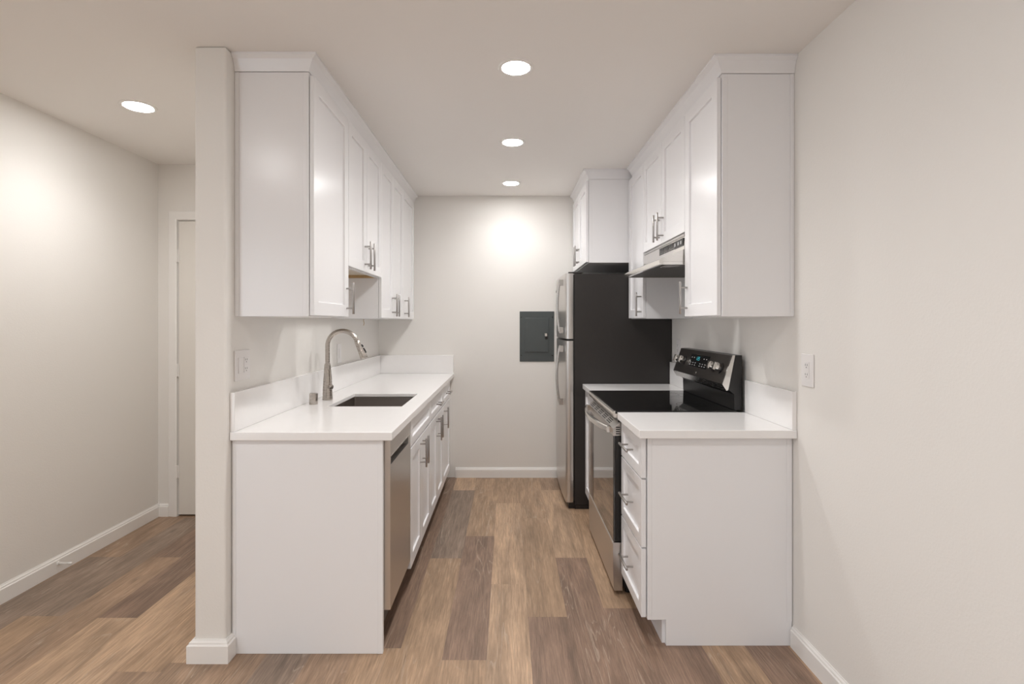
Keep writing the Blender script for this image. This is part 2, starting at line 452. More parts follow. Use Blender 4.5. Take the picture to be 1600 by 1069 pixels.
downlight(0.036, 0.70, 'round recessed ceiling light above the camera, in line with the kitchen row')
downlight(-1.60, 0.68, 'round recessed ceiling light above and left of the camera', r=0.070)
downlight(0.036, -1.30, 'added unseen round fill light in the ceiling behind the camera on the right')  # rear pair, out of frame: added only as fill light
downlight(-1.60, -1.30, 'added unseen round fill light in the ceiling behind the camera on the left')  # second of the added fill lights, out of frame

# ---------------------------------------------------------------- cabinets
def carcass_open(x0, x1, y0, y1, z0, z1, xf, t=0.018):
    return B((x0, x1, y0, y1, z0, z1))

UZ = 1.365; UT = 2.366
LXB, LXF = -0.815, -0.795      # left upper box face, door face
def upper(side, y0, y1, z0, doors, label, pulls, z1=UT, xb=None, xf=None, xw=None, panel=False, recess=False):
    sg = 1 if side == 'L' else -1
    xw = (XK + 0.001) if side == 'L' else (XR - 0.001)
    t = thing('wall_cabinet', label, 'cabinet', ((xw + xb) / 2, (y0 + y1) / 2, z0))
    bm = bmesh.new()
    e = 0.0008
    if recess:
        addbox(bm, xw, xb, y0 + e, y1 - e, z0 + 0.020, z1)
        addbox(bm, xb - sg * 0.019, xb, y0 + e, y1 - e, z0, z0 + 0.0195)
        addbox(bm, xw, xb - sg * 0.0195, y0 + e, y0 + 0.016, z0, z0 + 0.0195)
    else:
        addbox(bm, xw, xb, y0 + e, y1 - e, z0, z1)
    if panel:   # scribe strip against the wall and a front edge strip, both a little proud
        addbox(bm, xw, xw + sg * 0.016, y0 - 0.0025, y0 + 0.0005, z0 + 0.001, z1 - 0.001)
        addbox(bm, xb - sg * 0.022, xb, y0 - 0.0015, y0 + 0.0005, z0 + 0.001, z1 - 0.001)
    obj('cabinet_box', bm, M['cab'], t, bevel=0.0008, seg=1)
    if recess:
        obj('underside_rail', B((xw, xb - sg * 0.020, y1 - 0.018, y1 - e - 0.0002, z0, z0 + 0.0195)), M['rawwood'], t, label='bare wood rail under the cabinet')
        obj('underside_panel', B((xw, xb - sg * 0.020, y0 + 0.017, y1 - 0.019, z0 + 0.0175, z0 + 0.0195)), M['undercab'], t)
    for i, (a, b) in enumerate(doors):
        dd = obj('door', shaker(xf, sg, a, b, z0 + 0.002, z1 - 0.010, thick=abs(xf - xb) - 0.002), M['cab'], t, bevel=0.0012, seg=2)
        py = pulls[i]
        if py is not None: pull(dd, xf, sg, py, z0 + 0.018 + 0.0775 - 0.002)
    return t

upper('L', 2.135, 2.610, UZ, [(2.140, 2.610)], 'tall white wall cabinet at near left, one shaker door, beside the partition', [2.575], xb=LXB, xf=LXF, panel=True)
upper('L', 2.610, 3.290, 1.620, [(2.610, 2.948), (2.948, 3.290)], 'short white wall cabinet with two doors above the sink', [2.905, 2.985], xb=LXB, xf=LXF, recess=True)
upper('L', 3.290, 3.975, UZ, [(3.290, 3.632), (3.632, 3.975)], 'tall white wall cabinet with two doors right of the short sink one', [3.592, 3.668], xb=LXB, xf=LXF)
upper('L', 3.975, 4.510, UZ, [(3.975, 4.430)], 'narrow white wall cabinet on the left touching the back wall', [4.020], xb=LXB, xf=LXF)
RXB, RXF = 0.885, 0.866
upper('R', 2.150, 2.550, UZ, [(2.155, 2.550)], 'tall white wall cabinet at near right with one shaker door', [2.512], xb=RXB, xf=RXF, panel=True)
upper('R', 2.550, 3.330, 1.780, [(2.550, 2.940), (2.940, 3.330)], 'short white wall cabinet with two doors above the range hood', [2.900, 2.975], xb=RXB, xf=RXF)
upper('R', 3.330, 3.730, UZ, [(3.330, 3.730)], 'tall narrow white wall cabinet between the range hood and the refrigerator', [3.372], xb=RXB, xf=RXF)
upper('R', 3.735, 4.500, 1.769, [(3.737, 4.118), (4.118, 4.498)], 'deep white cabinet above the refrigerator', [4.083, 4.153], xb=0.583, xf=0.563, panel=True)

def crown(side, xf, y0, y1, xw, label, proj=0.038, yproj=0.030):
    """angled crown along the fronts with a mitred return at the near end"""
    sg = 1 if side == 'L' else -1
    prof = [(0.000, UT + 0.0005), (0.004, UT + 0.0005), (0.006, UT + 0.008), (0.6, UT + 0.046), (0.93, UT + 0.056), (1.0, UT + 0.058), (1.0, H - 0.0005), (0.0, H - 0.0005)]
    bm = bmesh.new(); loops = []
    for u, z in prof:
        p = u if u < 0.01 else u * proj; q = u if u < 0.01 else u * yproj
        loops.append([bm.verts.new(v) for v in ((xw, y0 - q, z), (xf + sg * p, y0 - q, z), (xf + sg * p, y1, z))])
    n = len(loops)
    for i in range(n):
        a, b = loops[i], loops[(i + 1) % n]
        for k in range(2): bm.faces.new((a[k], a[k + 1], b[k + 1], b[k]))
    bm.faces.new([l[0] for l in loops]); bm.faces.new([l[-1] for l in loops][::-1])
    o = obj('crown_molding', bm, M['cab'], base=((xf + xw) / 2, y0, UT))
    return tag(o, label, 'molding')
crown('L', LXB, 2.135, 4.512, XK + 0.001, 'long white crown molding along the top of the left wall cabinets', proj=0.040)
crown('R', RXB, 2.150, 3.690, XR - 0.001, 'white crown molding on the near right wall cabinets above the hood', proj=0.042)
crown('R', 0.583, 3.735, 4.512, XR - 0.001, 'short white crown molding on the cabinet above the refrigerator', proj=0.042)

# --- left base run
CB, CT = 0.866, 0.900       # worktop underside and top
BXB, BXF = -0.500, -0.478
ep = obj('end_panel', B((XK + 0.004, -0.504, 2.108, 2.126, 0.0005, CB - 0.001), (XK + 0.004, XK + 0.018, 2.1055, 2.1085, 0.001, CB - 0.002), (-0.524, -0.504, 2.1065, 2.1085, 0.001, CB - 0.002)),
         M['cab'], bevel=0.0008, seg=1, base=(-0.81, 2.117, 0))
tag(ep, 'large flat white end panel closing the left base run beside the dishwasher', 'panel')

def base_cab(side, y0, y1, xb, xf, label, drawers, doors, kick=True, kx=None, zb=0.112, carc=None):
    sg = 1 if side == 'L' else -1
    xw = XK + 0.004 if side == 'L' else XR - 0.004
    t = thing('base_cabinet', label, 'cabinet', ((xw + xb) / 2, (y0 + y1) / 2, 0))
    e = 0.0008; bm = bmesh.new(); c1 = carc if carc else CB - 0.001
    if carc:      # open top: walls only, so that a bowl hangs free inside
        addbox(bm, xw, xb, y0 + e, y0 + 0.016, zb, CB - 0.001); addbox(bm, xw, xb, y1 - 0.004, y1 - e, zb, CB - 0.001)
        addbox(bm, xw, xb, y0 + 0.0165, y1 - 0.0045, zb, zb + 0.018); addbox(bm, xw, xw + sg * 0.01, y0 + 0.0165, y1 - 0.0045, zb + 0.0185, CB - 0.001)
        addbox(bm, xb - sg * 0.018, xb, y0 + 0.0165, y1 - 0.0045, zb + 0.0185, CB - 0.001)
    else:
        addbox(bm, xw, xb, y0 + e, y1 - e, zb, CB - 0.001)
    obj('cabinet_box', bm, M['cab'], t, bevel=0.0008, seg=1)
    k = kx if kx is not None else xb - sg * 0.055
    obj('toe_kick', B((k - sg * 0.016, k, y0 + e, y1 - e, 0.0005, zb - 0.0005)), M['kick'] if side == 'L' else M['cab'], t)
    for (a, b, za, zz, hz) in drawers:
        dd = obj('drawer_front', shaker(xf, sg, a, b, za, zz, rail=0.045, thick=abs(xf - xb) - 0.002), M['cab'], t, bevel=0.0012)
        if hz: pull(dd, xf, sg, (a + b) / 2, hz, vertical=False)
    for (a, b, za, zz, hy) in doors:
        dd = obj('door', shaker(xf, sg, a, b, za, zz, thick=abs(xf - xb) - 0.002), M['cab'], t, bevel=0.0012)
        if hy: pull(dd, xf, sg, hy, zz - 0.012 - 0.0775)
    return t
base_cab('L', 2.578, 3.235, BXB, BXF, 'white sink base cabinet right of the dishwasher, two doors', [(2.578, 3.235, 0.722, 0.860, None)],
         [(2.578, 2.900, 0.118, 0.716, 2.855), (2.900, 3.235, 0.118, 0.716, 2.935)], carc=True)
base_cab('L', 3.235, 3.865, BXB, BXF, 'white base cabinet with wide drawer and two doors, beyond the sink one', [(3.235, 3.865, 0.722, 0.860, 0.79)],
         [(3.235, 3.548, 0.118, 0.716, 3.505), (3.548, 3.865, 0.118, 0.716, 3.590)])
base_cab('L', 3.865, 4.509, BXB, BXF, 'farthest white base cabinet on the left, against the back wall', [(3.865, 4.330, 0.722, 0.860, 0.79)],
         [(3.865, 4.330, 0.118, 0.716, 3.910)])

# --- dishwasher
def dishwasher():
    y0, y1 = 2.130, 2.574
    t = thing('dishwasher', 'narrow stainless steel dishwasher with pocket handle in the left base run', 'dishwasher', (-0.8, 2.35, 0))
    obj('tub', B((XK + 0.03, -0.512, y0, y1, 0.10, CB - 0.004)), M['black'], t)
    xf, xb = -0.479, -0.511
    ya, yb = y0 + 0.002, y1 - 0.002; zt, zb = 0.858, 0.165
    pz0, pz1, py0, py1 = 0.757, 0.790, 2.142, 2.515
    bm = bmesh.new()   # door with a recessed pocket
    addbox(bm, xb, xf, ya, yb, zb, pz0); addbox(bm, xb, xf, ya, yb, pz1, zt)
    addbox(bm, xb, xf, ya, py0, pz0, pz1); addbox(bm, xb, xf, py1, yb, pz0, pz1)
    bmesh.ops.remove_doubles(bm, verts=bm.verts, dist=1e-5)
    obj('door', bm, M['steel'], t)
    obj('pocket_handle', B((xb, xb + 0.004, py0 + .0005, py1 - .0005, pz0 + .0005, pz1 - .0005)), M['black'], t, label='dark recessed pocket handle')
    obj('control_strip', B((xf - 0.001, xf + 0.0012, ya, yb, 0.7905, 0.7945)), M['steel_l'], t)
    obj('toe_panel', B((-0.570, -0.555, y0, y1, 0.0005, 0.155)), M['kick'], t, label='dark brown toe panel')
    obj('leg', B((-0.60, -0.575, y0 + 0.03, y0 + 0.055, 0.0005, 0.0995)), M['black'], t)
    obj('leg', B((-0.60, -0.575, y1 - 0.055, y1 - 0.03, 0.0005, 0.0995)), M['black'], t)
dishwasher()

# --- worktops and backsplashes
SX0, SX1, SY0, SY1 = -0.945, -0.554, 2.735, 3.225
CXL, CXF, CY0, CY1 = XK + 0.001, -0.463, 2.090, 4.512
def left_counter():
    bm = bmesh.new()
    def slab_ring(x0, x1, y0, y1, z, r=0.0):
        pts = []
        if r == 0: return [bm.verts.new((x, y, z)) for x, y in ((x0, y0), (x1, y0), (x1, y1), (x0, y1))]
    # worktop with rectangular cut-out; the slab is 2 cm thick there, its built-up edge 3.4 cm
    q = 0.032; ZM = CT - 0.020
    L_ = [slab_ring(CXL, CXF, CY0, CY1, CT), slab_ring(SX0, SX1, SY0, SY1, CT), slab_ring(SX0, SX1, SY0, SY1, ZM),
          slab_ring(SX0 - q, SX1 + q, SY0 - q, SY1 + q, ZM), slab_ring(SX0 - q, SX1 + q, SY0 - q, SY1 + q, CB), slab_ring(CXL, CXF, CY0, CY1, CB)]
    for a, b in zip(L_, L_[1:] + L_[:1]):
        for k in range(4):
            j = (k + 1) % 4
            bm.faces.new((a[k], a[j], b[j], b[k]))
    o = obj('countertop', bm, M['quartz'], bevel=0.0025, seg=3, base=((CXL + CXF) / 2, (CY0 + CY1) / 2, CB))
    tag(o, 'long white quartz countertop on the left with sink cut-out', 'countertop')
left_counter()
ST, SH = 0.019, 1.058
tag(obj('backsplash', B((CXL, CXL + ST, CY0 + 0.004, CY1, CT + 0.0004, SH)), M['quartz'], bevel=0.0018, base=(CXL, 3.3, CT)),
    'long low white quartz backsplash along the left wall behind the faucet', 'backsplash')
tag(obj('backsplash', B((CXL + ST + 0.0005, CXF - 0.004, CY1 - ST, CY1, CT + 0.0004, SH)), M['quartz'], bevel=0.0018, base=(-0.78, CY1, CT)),
    'short white quartz backsplash on the back wall at the end of the left countertop', 'backsplash')

RCXF = 0.538
tag(obj('countertop', B((RCXF, XR - 0.001, 2.125, 2.556, CB, CT)), M['quartz'], bevel=0.0025, seg=3, base=(0.86, 2.34, CB)),
    'near right white quartz countertop above the three-drawer cabinet', 'countertop')
tag(obj('countertop', B((RCXF, XR - 0.001, 3.336, 3.738, CB, CT)), M['quartz'], bevel=0.0025, seg=3, base=(0.86, 3.54, CB)),
    'small white quartz countertop between the range and the refrigerator', 'countertop')
tag(obj('backsplash', B((XR - 0.001 - ST, XR - 0.001, 2.129, 2.556, CT + 0.0004, SH)), M['quartz'], bevel=0.0018, base=(XR, 2.34, CT)),
    'white quartz backsplash piece on the right wall in front of the range', 'backsplash')
tag(obj('backsplash', B((XR - 0.001 - ST, XR - 0.001, 3.336, 3.738, CT + 0.0004, SH)), M['quartz'], bevel=0.0018, base=(XR, 3.54, CT)),
    'white quartz backsplash piece between the range and the refrigerator', 'backsplash')

# --- right base cabinets
RBX, RBF = 0.578, 0.556
rc = base_cab('R', 2.180, 2.552, RBX, RBF, 'white base cabinet with three drawers at near right beside the range',
         [(2.166, 2.552, 0.690, 0.862, 0.776), (2.166, 2.552, 0.402, 0.688, 0.545), (2.166, 2.552, 0.112, 0.400, 0.258)], [], kx=0.645)
bm = bmesh.new()
addprism(bm, [(0.580, 0.108), (0.657, 0.108), (0.657, 0.0005), (XR - 0.004, 0.0005), (XR - 0.004, CB - 0.001), (0.580, CB - 0.001)], 'y', 2.1605, 2.1795)
addbox(bm, 0.580, 0.597, 2.1585, 2.1606, 0.109, CB - 0.002); addbox(bm, XR - 0.026, XR - 0.004, 2.1585, 2.1606, 0.10, CB - 0.002)
obj('end_panel', bm, M['cab'], rc, bevel=0.0008, seg=1)
base_cab('R', 3.338, 3.736, RBX, RBF, 'narrow white base cabinet between the range and the refrigerator', [(3.338, 3.736, 0.722, 0.860, None)],
         [(3.338, 3.736, 0.118, 0.716, None)])

# ---------------------------------------------------------------- sink
def sink():
    t = thing('sink', 'rectangular undermount stainless steel sink set in the left countertop', 'sink', ((SX0 + SX1) / 2, (SY0 + SY1) / 2, CB - 0.2))
    x0, x1, y0, y1 = SX0 - 0.004, SX1 + 0.004, SY0 - 0.004, SY1 + 0.004
    zt, zb = CT - 0.0212, CT - 0.230
    bm = bmesh.new()
    def rr(x0, x1, y0, y1, z, r):
        out = []
        for cx, cy, a0 in ((x1 - r, y1 - r, 0), (x0 + r, y1 - r, 90), (x0 + r, y0 + r, 180), (x1 - r, y0 + r, 270)):
            for k in range(5):
                a = math.radians(a0 + 22.5 * k); out.append(bm.verts.new((cx + r * math.cos(a), cy + r * math.sin(a), z)))
        return out
    w = 0.0015
    rings = [rr(x0 - w, x1 + w, y0 - w, y1 + w, zb - w, 0.03), rr(x0 - w, x1 + w, y0 - w, y1 + w, zt, 0.014), rr(x0, x1, y0, y1, zt, 0.013), rr(x0, x1, y0, y1, zb + 0.02, 0.013),
             rr(x0 + 0.006, x1 - 0.006, y0 + 0.006, y1 - 0.006, zb + 0.005, 0.016), rr(x0 + 0.02, x1 - 0.02, y0 + 0.02, y1 - 0.02, zb, 0.02)]
    for a, b in zip(rings, rings[1:]):
        for k in range(20): bm.faces.new((a[k], a[(k + 1) % 20], b[(k + 1) % 20], b[k]))
    bm.faces.new(rings[-1]); bm.faces.new(rings[0][::-1])
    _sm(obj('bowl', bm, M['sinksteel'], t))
    bm = bmesh.new(); addlathe(bm, ((SX0 + SX1) / 2, (SY0 + SY1) / 2, zb + 0.0004), [(0.056, 0), (0.054, 0.003), (0.040, 0.003), (0.036, 0.0008), (0.01, 0.0008)], (0, 0, 1), 32)
    _sm(obj('drain', bm, M['steel_l'], t))
sink()

# ---------------------------------------------------------------- faucet
def faucet():
    X, Y = -1.0265, 2.975
    t = thing('faucet', 'tall brushed nickel gooseneck faucet with pull-down spray behind the sink', 'faucet', (X, Y, CT))
    bm = bmesh.new()
    addlathe(bm, (X, Y, CT + 0.0004), [(0.0280, 0), (0.0285, 0.003), (0.0278, 0.010), (0.0262, 0.06), (0.0228, 0.12), (0.0190, 0.170), (0.0172, 0.200), (0.0150, 0.206)], (0, 0, 1), 40)
    _sm(obj('body', bm, M['faucet'], t))
    # gooseneck
    R = 0.086; zc = 1.206; pts = [(X, Y, CT + 0.2065), (X, Y, 1.16)]
    for k in range(0, 25):
        a = math.radians(180 - 160 * k / 24); pts.append((X + R + R * math.cos(a), Y, zc + R * math.sin(a)))
    bm = bmesh.new(); addtube(bm, pts, 0.0128, 24)
    _sm(obj('spout', bm, M['faucet'], t))
    e = Vector(pts[-1]); dv = (Vector(pts[-1]) - Vector(pts[-2])).normalized(); dv = (dv + Vector((0.0, 0, 0.0))).normalized()
    bm = bmesh.new()
    addlathe(bm, e + dv * 0.0005, [(0.0132, 0), (0.0150, 0.003), (0.0155, 0.02), (0.0180, 0.055), (0.0215, 0.092), (0.0225, 0.102), (0.0205, 0.108)], dv, 32)
    h = _sm(obj('spray_head', bm, M['faucet'], t))
    # black toggle buttons on the outer side
    side = Vector((-dv.z, 0, dv.x)).normalized()
    if side.x < 0: side = -side
    bm = bmesh.new()
    for a, b, rr in ((0.030, 0.046, 0.0160), (0.052, 0.083, 0.0182)):
        p = e + dv * a + side * (rr + 0.0005); q = e + dv * b + side * (rr + 0.0040)
        addtube(bm, [p, (p + q) / 2 + side * 0.0005, q], [0.0035, 0.0045, 0.0035], 10)
    _sm(obj('spray_button', bm, M['black'], h, label='black toggle buttons'))
    bm = bmesh.new()
    d = Vector((0.80, -0.6, 0)).normalized(); p0 = Vector((X, Y, 0.975)) + d * 0.022
    addlathe(bm, p0, [(0.0150, 0), (0.0150, 0.010), (0.0135, 0.016), (0.006, 0.019)], d, 24)
    addtube(bm, [p0 + d * 0.009 + Vector((0, 0, 0.010)), p0 + d * 0.010 + Vector((0, 0, 0.05)), p0 + d * 0.004 + Vector((0, 0, 0.098))], [0.0062, 0.0052, 0.0048], 12)
    _sm(obj('lever', bm, M['faucet'], t))
    bm = bmesh.new(); addlathe(bm, (-1.043, 2.805, CT + 0.0004), [(0.0215, 0), (0.0222, 0.002), (0.0222, 0.055), (0.0205, 0.059), (0.012, 0.060)], (0, 0, 1), 32)
    o = _sm(obj('air_gap_cap', bm, M['faucet'], base=(-1.043, 2.805, CT)))
    tag(o, 'short round brushed nickel cap on the countertop left of the faucet', 'air gap')
faucet()

# ---------------------------------------------------------------- refrigerator
def fridge():
    y0, y1 = 3.742, 4.490
    t = thing('refrigerator', 'top-freezer stainless refrigerator with dark side panel against the back wall', 'refrigerator', (0.8, 4.12, 0))
    obj('cabinet_body', B((0.482, XR - 0.004, y0, y1, 0.030, 1.690)), M['fridge'], t, bevel=0.004, seg=3)
    obj('gasket', B((0.472, 0.4815, y0 + 0.008, y1 - 0.008, 0.06, 1.685)), M['black'], t)
    def door(z0, z1):
        # gently bowed front with rounded edges
        bm = bmesh.new(); prof = [(0.4715, y0 + 0.004)]; n = 16; R = 0.022
        for k in range(9):
            a = math.radians(90 * k / 8); prof.append((0.420 + R * 1.5 * (1 - math.sin(a)), y0 + R * (1 - math.cos(a)) * 0.6 - 0.0))
        for k in range(1, n):
            u = k / n; prof.append((0.420 - 0.009 * 4 * u * (1 - u), y0 + R * .6 + (y1 - y0 - R * 1.2) * u))
        for k in range(8, -1, -1):
            a = math.radians(90 * k / 8); prof.append((0.420 + R * 1.5 * (1 - math.sin(a)), y1 - R * (1 - math.cos(a)) * 0.6))
        prof.append((0.4715, y1 - 0.004))
        addprism(bm, prof, 'z', z0, z1)
        return _sm(obj('door', bm, M['steel'], t, bevel=0.0), 50)
    fz = door(1.222, 1.693); fd = door(0.048, 1.208)
    def handle(parent, za, zb, zmid_out, ymain):
        bm = bmesh.new(); x = 0.411
        n = 18; pts = []
        for k in range(n + 1):
            u = k / n; z = za + (zb - za) * u
            b = math.sin(math.pi * u) ** 0.7
            pts.append((x - 0.022 - zmid_out * b, ymain, z))
        addtube(bm, pts, 0.0095, 14)
        for z in (za, zb):
            s = 1 if z == min(za, zb) else -1
            addbox(bm, x - 0.030, x - 0.0005, ymain - 0.012, ymain + 0.012, z, z + s * 0.045)
        return _sm(obj('handle', bm, M['steel_h'], parent), 35)
    handle(fz, 1.262, 1.655, 0.022, 3.842)
    handle(fd, 1.170, 0.735, 0.026, 3.842)
    bm = bmesh.new(); addlathe(bm, (0.4115, 4.40, 1.60), [(0.011, 0), (0.010, 0.002)], (-1, 0, 0), 24)
    obj('badge', bm, M['black'], fz, label='small round dark badge')
    obj('base_grille', B((0.440, 0.4815, y0 + 0.01, y1 - 0.01, 0.006, 0.046)), M['black'], t)
    obj('top_hinge_cover', B((0.440, 0.54, y0 + 0.02, y0 + 0.06, 1.6935, 1.705)), M['fridge'], t, bevel=0.002)
    for y in (y0 + 0.04, y1 - 0.04):
        for x in (0.52, 1.12):
            bm = bmesh.new(); addlathe(bm, (x, y, 0.0005), [(0.018, 0), (0.018, 0.028)], (0, 0, 1), 16); obj('foot', bm, M['black'], t)
    obj('side_skirt', B((0.4825, XR - 0.03, y0 + 0.0005, y0 + 0.006, 0.002, 0.0295)), M['black'], t)
fridge()

# ---------------------------------------------------------------- range
def oven_range():
    y0, y1 = 2.562, 3.330
    t = thing('range', 'freestanding electric range with black glass cooktop and stainless oven door', 'stove', (0.85, 2.945, 0))
    obj('side_body', B((0.572, 1.150, y0 + 0.004, y1 - 0.004, 0.035, 0.888)), M['black'], t, bevel=0.002)
    # cooktop
    obj('cooktop', B((0.530, 1.128, y0, y1, 0.8925, 0.906)), M['gloss'], t, bevel=0.003, seg=3, label='black glass cooktop')
    for (x, y, r) in ((0.70, 2.76, 0.105), (0.70, 3.14, 0.085), (0.97, 2.76, 0.075), (0.97, 3.14, 0.10)):
        bm = bmesh.new(); seg = 48
        for q in (r, r * 0.62):
            a = [bm.verts.new((x + math.cos(6.28318 * k / seg) * q, y + math.sin(6.28318 * k / seg) * q, 0.9063)) for k in range(seg)]
            b = [bm.verts.new((x + math.cos(6.28318 * k / seg) * (q - 0.003), y + math.sin(6.28318 * k / seg) * (q - 0.003), 0.9063)) for k in range(seg)]
            for k in range(seg): bm.faces.new((a[k], a[(k + 1) % seg], b[(k + 1) % seg], b[k]))
        obj('burner_marking', bm, M['burner'], t)
    # front trim under the glass: a rounded stainless nose
    bm = bmesh.new()
    addprism(bm, [(0.5295, 0.906), (0.5215, 0.904), (0.517, 0.897), (0.518, 0.884), (0.524, 0.872), (0.571, 0.872), (0.571, 0.8915), (0.5295, 0.8915)], 'y', y0 + 0.001, y1 - 0.001)
    _sm(obj('front_trim', bm, M['steel_l'], t), 50)
    obj('vent_gap', B((0.545, 0.571, y0 + 0.006, y1 - 0.006, 0.850, 0.8715)), M['black'], t)
    # oven door
    dz0, dz1 = 0.262, 0.848; xf, xb = 0.519, 0.565
    ya, yb = y0 + 0.004, y1 - 0.004
    wz0, wz1, wy0, wy1 = 0.290, 0.765, ya + 0.002, yb - 0.060
    bm = bmesh.new()
    # inner door block of black, near edge shows black
    addbox(bm, xf + 0.012, xb, ya, yb, dz0, 0.780)
    dr = obj('oven_door', bm, M['black'], t, bevel=0.002)
    bm = bmesh.new()
    addprism(bm, [(xf, 0.782), (xf, 0.818), (xf + 0.036, dz1), (xb, dz1), (xb, 0.782)], 'y', ya, yb)   # stainless top rail, sloped back
    addbox(bm, xf, xf + 0.0115, yb - 0.055, yb, dz0, 0.7815)  # far stile
    obj('door_frame', bm, M['steel'], dr, bevel=0.0015)
    obj('door_glass', B((xf + 0.001, xf + 0.0115, ya, yb - 0.0555, dz0, 0.7815)), M['ovenglass'], dr, bevel=0.001, label='reflective black oven door glass')
    # vent slots: along the top of the door and on the near end of the top rail
    for g in range(5):
        bm = bmesh.new(); yc = y0 + 0.115 + g * 0.128
        sd = Vector((0.036, 0, dz1 - 0.818)).normalized(); sn = Vector((-sd.z, 0, sd.x))
        for q in (0.007, 0.017, 0.027):
            o_ = Vector((xf, 0, 0.818)) + sd * q
            pr = [o_ + sn * 0.0001, o_ + sd * 0.0055 + sn * 0.0001, o_ + sd * 0.0055 + sn * 0.0006, o_ + sn * 0.0006]
            addprism(bm, [(v.x, v.z) for v in pr], 'y', yc, yc + 0.095)
        obj('vent_grille', bm, M['black'], dr)
    bm = bmesh.new()
    for k in range(4):
        addbox(bm, xf + 0.014, xf + 0.034, ya - 0.0008, ya - 0.0001, 0.790 + k * 0.0105, 0.7955 + k * 0.0105)
    obj('vent_slots', bm, M['black'], dr)
    # bowed handle
    bm = bmesh.new(); n = 28; hy0, hy1 = y0 + 0.055, y1 - 0.030
    outer = []; inner = []
    def xh(u): return xf - 0.016 - 0.040 * (math.sin(math.pi * u) ** 0.8 if 0 < u < 1 else 0)
    rings = []
    for k in range(n + 1):
        u = k / n; y = hy0 + (hy1 - hy0) * u; x = xh(u); zc = 0.806
        ring = [(x - 0.006, zc - 0.012), (x - 0.009, zc), (x - 0.006, zc + 0.012), (x, zc + 0.016), (x + 0.010, zc + 0.014), (x + 0.012, zc), (x + 0.010, zc - 0.014), (x, zc - 0.016)]
        rings.append([bm.verts.new((a, y, b)) for a, b in ring])
    for a, b in zip(rings, rings[1:]):
        for k in range(8): bm.faces.new((a[k], a[(k + 1) % 8], b[(k + 1) % 8], b[k]))
    bm.faces.new(rings[0][::-1]); bm.faces.new(rings[-1])
    for y in (hy0 - 0.002, hy1 - 0.030): addbox(bm, xf - 0.020, xf - 0.0003, y, y + 0.032, 0.790, 0.818)
    _sm(obj('handle', bm, M['steel_l'], dr), 40)
    # storage drawer
    bm = bmesh.new()
    addprism(bm, [(0.5655, 0.020), (0.527, 0.020), (0.5225, 0.026), (0.520, 0.10), (0.5185, 0.20), (0.519, 0.252), (0.524, 0.257), (0.5655, 0.257)], 'y', ya, yb)
    _sm(obj('storage_drawer', bm, M['steel'], t), 30)
    for x in (0.60, 1.10):
        for y in (y0 + 0.04, y1 - 0.04):
            bm = bmesh.new(); addlathe(bm, (x, y, 0.0005), [(0.016, 0), (0.016, 0.034)], (0, 0, 1), 14); obj('foot', bm, M['black'], t)
    # backguard
    bx = 1.158
    obj('backguard', (lambda b: (addprism(b, [(1.120, 0.9065), (bx, 0.9065), (bx, 1.178), (1.121, 1.178), (1.0885, 1.010), (1.118, 0.985)], 'y', y0 + 0.012, y1 - 0.004), b)[1])(bmesh.new()), M['black'], t, bevel=0.0015)
    # control face: slanted slab; normal points to -x and up
    A = Vector((1.1075, 0, 1.177)); Bp = Vector((1.0575, 0, 1.036)); tip = Vector((1.078, 0, 1.004)); 
    bm = bmesh.new()
    prof = [(A.x, A.z), (Bp.x, Bp.z), (tip.x, tip.z), (1.087, 1.009), (1.1205, 1.1775)]
    addprism(bm, prof, 'y', y0 + 0.013, y1 - 0.002)
    cp = obj('control_panel', bm, M['blksteel'], t, bevel=0.001)
    bm = bmesh.new(); addprism(bm, [(p[0] - 0.0006, p[1] + (0.0006 if i in (0, 4) else -0.0006)) for i, p in enumerate(prof)], 'y', y0 + 0.004, y0 + 0.0128)
    obj('end_cap', bm, M['steel_l'], cp, label='bright stainless end cap')
    bm = bmesh.new(); addprism(bm, [(Bp.x - 0.0008, Bp.z + 0.001), (tip.x - 0.0004, tip.z - 0.0012), (tip.x + 0.0015, tip.z - 0.0003), (Bp.x + 0.0006, Bp.z + 0.0005)], 'y', y0 + 0.013, y1 - 0.002)
    obj('lower_trim', bm, M['steel_h'], cp)
    up = (A - Bp).normalized(); nrm = Vector((-up.z, 0, up.x))
    if nrm.x > 0: nrm = -nrm
    def P(y, v, o=0.0): q = Bp + up * v + nrm * o; return Vector((q.x, y, q.z))
    for y in (2.650, 2.732, 3.195, 3.278):
        bm = bmesh.new(); c = P(y, 0.078, 0.0004)
        addlathe(bm, c, [(0.0275, 0), (0.0275, 0.003), (0.0265, 0.0045)], nrm, 32)
        k = _sm(obj('knob_ring', bm, M['black'], cp), 30)
        bm = bmesh.new(); addlathe(bm, c + nrm * 0.0048, [(0.0215, 0), (0.0225, 0.002), (0.0215, 0.022), (0.0200, 0.025)], nrm, 32)
        # grip ridge
        gv = [c + nrm * 0.0295 + up * a + Vector((0, b, 0)) for a, b in ((-0.019, -0.004), (0.019, -0.004), (0.019, 0.004), (-0.019, 0.004))]
        hv = [g + nrm * 0.010 for g in gv]
        A4 = [bm.verts.new(g) for g in gv]; B4 = [bm.verts.new(g) for g in hv]
        bm.faces.new(A4[::-1]); bm.faces.new(B4)
        for i in range(4): bm.faces.new((A4[i], A4[(i + 1) % 4], B4[(i + 1) % 4], B4[i]))
        _sm(obj('knob', bm, M['steel_l'], cp), 35)
    def plate(ya_, yb_, va, vb, o0, o1, m, name, parent):
        bm = bmesh.new(); add_slab(bm, ya_, yb_, va, vb, o0, o1); return obj(name, bm, m, parent)
